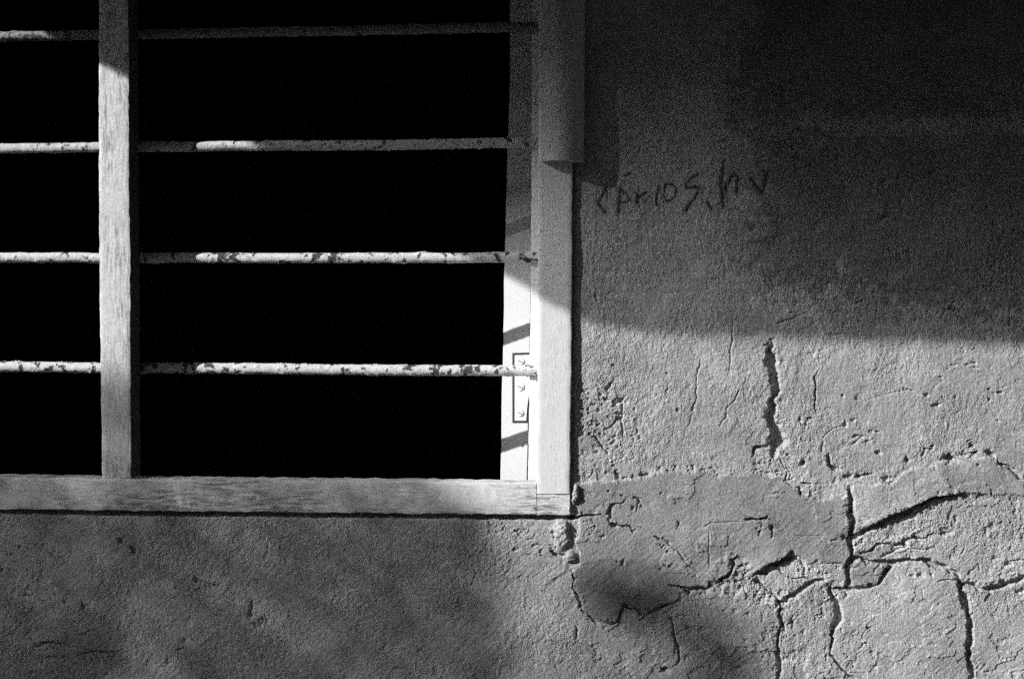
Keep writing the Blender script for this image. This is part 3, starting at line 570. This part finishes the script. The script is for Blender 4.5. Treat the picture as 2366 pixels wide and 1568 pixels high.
V, F = plate(hz([(144, 664), (256, 660), (248, 808), (232, 895), (219, 985), (214, 1060), (144, 1060)]), 1.25, 3.4)
mesh('hinge_plate', V, F, M_PLATE, hinge, smooth=False)
for x, y, rr in [(185, 702, 22), (182, 856, 24), (180, 1014, 22)]:
    rings = []
    c = hz([(x, y)])[0]; r0 = rr * .38
    for o, k in [(3.2, 1.0), (5.6, .98), (6.6, .8), (6.9, .5)]:
        rings.append([leafpt(c[0] + r0 * k * math.cos(q), c[1] + r0 * k * math.sin(q), o) for q in np.linspace(0, 6.283, 20, endpoint=False)])
    sl_ = [leafpt(c[0] + dx, c[1] + dy, o) for o in (6.0, 7.05) for dx, dy in ((-r0 * .75, -r0 * .35), (r0 * .75, r0 * .25), (r0 * .7, r0 * .45), (-r0 * .8, -r0 * .15))]
    o_ = mesh('screw', *loft(rings), M_PLATE, hinge)
    me2 = o_.data; me2.materials.append(M_DARK_IRON)
    bm = bmesh.new(); bm.from_mesh(me2); vs = [bm.verts.new(p - BASE[sh.name]) for p in sl_]
    for f in ((0, 1, 2, 3), (4, 5, 6, 7), (0, 1, 5, 4), (1, 2, 6, 5), (2, 3, 7, 6), (3, 0, 4, 7)):
        bm.faces.new([vs[i] for i in f]).material_index = 1
    bmesh.ops.recalc_face_normals(bm, faces=bm.faces); bm.to_mesh(me2); bm.free()

# ------------------------------------------------------------------ dark room behind, ground in front
def slab(name, x0, x1, y0, y1, z0, z1, mat, parent=None):
    V = [(x, y, z) for x in (x0, x1) for y in (y0, y1) for z in (z0, z1)]
    return mesh(name, V, [(0, 1, 3, 2), (4, 5, 7, 6), (0, 1, 5, 4), (2, 3, 7, 6), (0, 2, 6, 4), (1, 3, 7, 5)], mat, parent, smooth=False)
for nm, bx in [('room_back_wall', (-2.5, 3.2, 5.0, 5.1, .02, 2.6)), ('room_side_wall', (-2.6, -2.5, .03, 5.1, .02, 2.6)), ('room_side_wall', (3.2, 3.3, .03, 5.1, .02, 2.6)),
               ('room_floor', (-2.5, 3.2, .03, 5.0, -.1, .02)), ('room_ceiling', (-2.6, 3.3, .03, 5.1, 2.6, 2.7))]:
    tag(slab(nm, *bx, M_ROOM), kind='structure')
n = 48; xs = np.linspace(-30, 30, n); ys = np.linspace(-40, 0.0, n)
V = [(x, y, fbm(np.array(x * .7), np.array(y * .7), 3, 2) * .06 * min(1, -y)) for y in ys for x in xs]
F = [(j * n + i, j * n + i + 1, (j + 1) * n + i + 1, (j + 1) * n + i) for j in range(n - 1) for i in range(n - 1)]
tag(mesh('ground', V, F, M_SOIL), kind='structure')

# ------------------------------------------------------------------ canopy over the window, tree up-sun
TC = 1300.0; cu_, cv_ = uv(1424, 772)
cl = empty('canopy', wd(cu_ - SA * TC, cv_ - SB * TC, 0), 'thin concrete canopy out of view above the window, with an added light-filtering fringe', 'canopy')
zz = cv_ - SB * TC
edge = [uv(1345, 737), uv(1398, 757), uv(1525, 776), uv(1700, 781), uv(2366, 800)]
edge.append((edge[-1][0] + 4000, edge[-1][1] + 80))
fr = [(u - SA * (v - zz) / SB, zz, -(v - zz) / SB) for u, v in edge]
tS = (150 - zz) / SB                         # how far the solid slab reaches
l0 = fr[0][0]
pp = [(l0, zz, 12), (l0, zz, -tS), (fr[-1][0] - 2680, zz, -tS), (fr[-1][0] - 2680, zz, fr[-1][2] + 95), (fr[-1][0], zz, fr[-1][2]), (fr[-1][0], zz, 12)]; n = len(pp)
V = [wd(*p) for p in pp] + [wd(p[0], p[1] - 150, p[2]) for p in pp]
mesh('slab', V, [tuple(range(n)), tuple(range(n, 2 * n))] + [(i, (i + 1) % n, n + (i + 1) % n, n + i) for i in range(n)], M_CONC, cl, smooth=False)
rs = np.random.RandomState(21)
RD = 1.1 / 1000 / UN                        # radius of the reeds added to filter the sun
fx = [p[0] for p in fr]; ft = [-p[2] for p in fr]
parts = []; x0 = l0 + RD; xe = fr[-1][0] - 2600
while x0 < xe:
    tr = .24 * float(np.clip((1100 - x0) / 1800, 0, 1)) ** 2.2 + .003
    t1 = np.interp(x0, fx, ft) + rs.uniform(-9, 3); ts = np.linspace(tS - 60, t1, 9); rings = []
    for k, t_ in enumerate(ts):
        c = wd(x0 + 0, zz + RD, -t_); r_ = RD * UN * (1 - .12 * k / 8)
        rings.append([c + [r_ * math.cos(q), 0, r_ * math.sin(q)] for q in np.linspace(0, 6.283, 8, endpoint=False)])
    parts.append(loft(rings)); x0 += RD * 2 * math.hypot(SA, SB) / SB * .94 / (1 - tr)
t_ = tS - 40                                  # added cross reeds, closer towards the slab so the shade deepens there
while t_ < max(ft) - 12:
    t2 = float(np.clip((t_ - tS) / 480, 0.0, .80)) ** .8; xa = np.interp(t_ + 8, ft, fx) if t_ > ft[0] else l0 + 3
    ring = lambda x: [wd(x, zz - 1.4 * RD, -t_) + np.array([0, .6 * RD * UN * math.cos(q), .6 * RD * UN * math.sin(q)]) for q in np.linspace(0, 6.283, 8, endpoint=False)]
    parts.append(loft([ring(x) for x in np.linspace(xa, xe, 14)])); t_ += .6 * RD * 2 * math.hypot(1, SB) / SB * .94 / (1.001 - t2)
mesh('added_shade_fringe', *join(parts), M_FRINGE, cl)  # fringe added to let graded sunlight into the canopy's shade

oh = empty('sky_block_tall', (6, -6, 0), 'unseen tall block added across the yard to hold back sky light', 'house')  # out of view, added to cut sky light on the wall
slab('tall_block_body', -1, 14, -11, -6, 0, 5.4, M_CONC, oh)
slab('tall_block_top', -1.3, 14.3, -11.3, -5.7, 5.4, 5.6, M_CONC, oh)
yw = empty('sky_block_long', (-11, -7, 0), 'unseen long block added across the yard to hide the low sky', 'wall')  # also unseen, added to keep low sky light off the wall
slab('long_block_body', -22, -1.4, -7.2, -7, 0, 4.4, M_CONC, yw)
slab('long_block_top', -22, -1.4, -7.25, -6.95, 4.4, 4.47, M_CONC, yw)

DT = 4.6
rs = np.random.RandomState(5)
ca = np.cross(SUN, [0, 0, 1.0]); ca /= np.linalg.norm(ca)
CROWN = [(-1100, 900), (-300, 865), (100, 868), (330, 890), (450, 960), (700, 1020), (980, 1050), (1070, 1110), (1105, 1200), (1110, 1300), (1100, 1420), (1110, 1600), (1125, 1900), (1000, 2150), (-800, 2150), (-1200, 1500)]
ZONE = [(1350, 1310), (1600, 1340), (1740, 1430), (1800, 1568), (1850, 2000), (1350, 2000)]
LEAF = 0.000095                 # mean shaded area of one leaf, square metres
pts = []
def fill(poly, depth, wob):
    P = np.array(poly); lo, hi = P.min(0), P.max(0); n_ = int(depth * np.prod(hi - lo) * UN * UN / LEAF)
    q_ = np.arange(n_) + rs.rand() * 99; u = lo[0] + (hi[0] - lo[0]) * ((q_ * .7548776662) % 1) + rs.normal(size=n_) * 5; v = lo[1] + (hi[1] - lo[1]) * ((q_ * .5698402910) % 1) + rs.normal(size=n_) * 5
    k_ = inside(u + wob * fbm(u / 90, v / 90, 2, 1), v + wob * fbm(u / 90, v / 90, 2, 3), poly); pts.extend(zip(u[k_], v[k_]))
ell = lambda cx, cy, rx, ry: [(cx + rx * math.cos(q), cy + ry * math.sin(q)) for q in np.linspace(0, 6.283, 24, endpoint=False)]
fill(CROWN, .54, 18); fill([(690, 1230), (760, 1230), (770, 1750), (680, 1750)], .25, 15); fill([(880, 1230), (940, 1230), (950, 1750), (880, 1750)], .3, 15); fill([(1100, 1150), (1175, 1200), (1180, 1700), (1100, 1700)], .35, 15); fill(ZONE, .30, 30); fill([(395, 1250), (470, 1250), (480, 1750), (390, 1750)], .5, 15); fill([(-300, 1220), (170, 1220), (190, 1750), (-300, 1750)], .35, 15); fill([(1085, 1180), (1160, 1180), (1165, 1700), (1070, 1700)], .5, 15); fill(ell(1490, 1385, 110, 48), 1.2, 20); fill(ell(1690, 1540, 62, 85), 1.1, 20)
tb = wd(150, 2000) + SUN * DT
tree = empty('shade_tree', (tb[0], tb[1], 0), 'dense leafy tree standing in front of the wall, left of the window', 'tree')
V = []; F = []
for u, v in pts:
    c = wd(u, v) + SUN * (DT + rs.normal() * .28)
    a = rs.normal(size=3); a /= np.linalg.norm(a); b_ = np.cross(a, rs.normal(size=3)); b_ /= np.linalg.norm(b_); n_ = np.cross(a, b_)
    L, W = rs.uniform(.010, .0155), rs.uniform(.0055, .0085); k = len(V)
    V += [c - a * L, c + b_ * W + n_ * .006, c + a * L, c - b_ * W + n_ * .006]; F += [(k, k + 1, k + 2), (k, k + 2, k + 3)]
mesh('crown', V, F, M_LEAFG, tree, smooth=False)
def limb(P, R_):
    P = np.array(P); rings = []
    for i, p in enumerate(P):
        d = P[min(i + 1, len(P) - 1)] - P[max(i - 1, 0)]; d /= np.linalg.norm(d); e1 = np.cross(d, [.3, .9, .1]); e1 /= np.linalg.norm(e1); e2 = np.cross(d, e1)
        rings.append([p + (e1 * math.cos(q) + e2 * math.sin(q)) * R_[i] * (1 + .12 * math.sin(3 * q + i)) for q in np.linspace(0, 6.283, 12, endpoint=False)])
    return loft(rings)
g0 = np.array([tb[0], tb[1], -.05]); ct = wd(150, 1500) + SUN * DT
parts = [limb([g0, g0 + [.03, .02, .9], g0 + [-.02, .03, 1.7], tb, ct], [.12, .09, .08, .06, .02])]
for u, v in [(-700, 1200), (-300, 1050), (300, 1080), (700, 1200), (1000, 1350), (-600, 1700), (900, 1750), (1455, 1400), (1640, 1530)]:
    e = wd(u, v) + SUN * DT; m_ = tb * .4 + e * .6; m_[2] -= .05; parts.append(limb([tb, m_, e], [.012, .007, .003]))
mesh('trunk', *join(parts), M_BARK, tree)
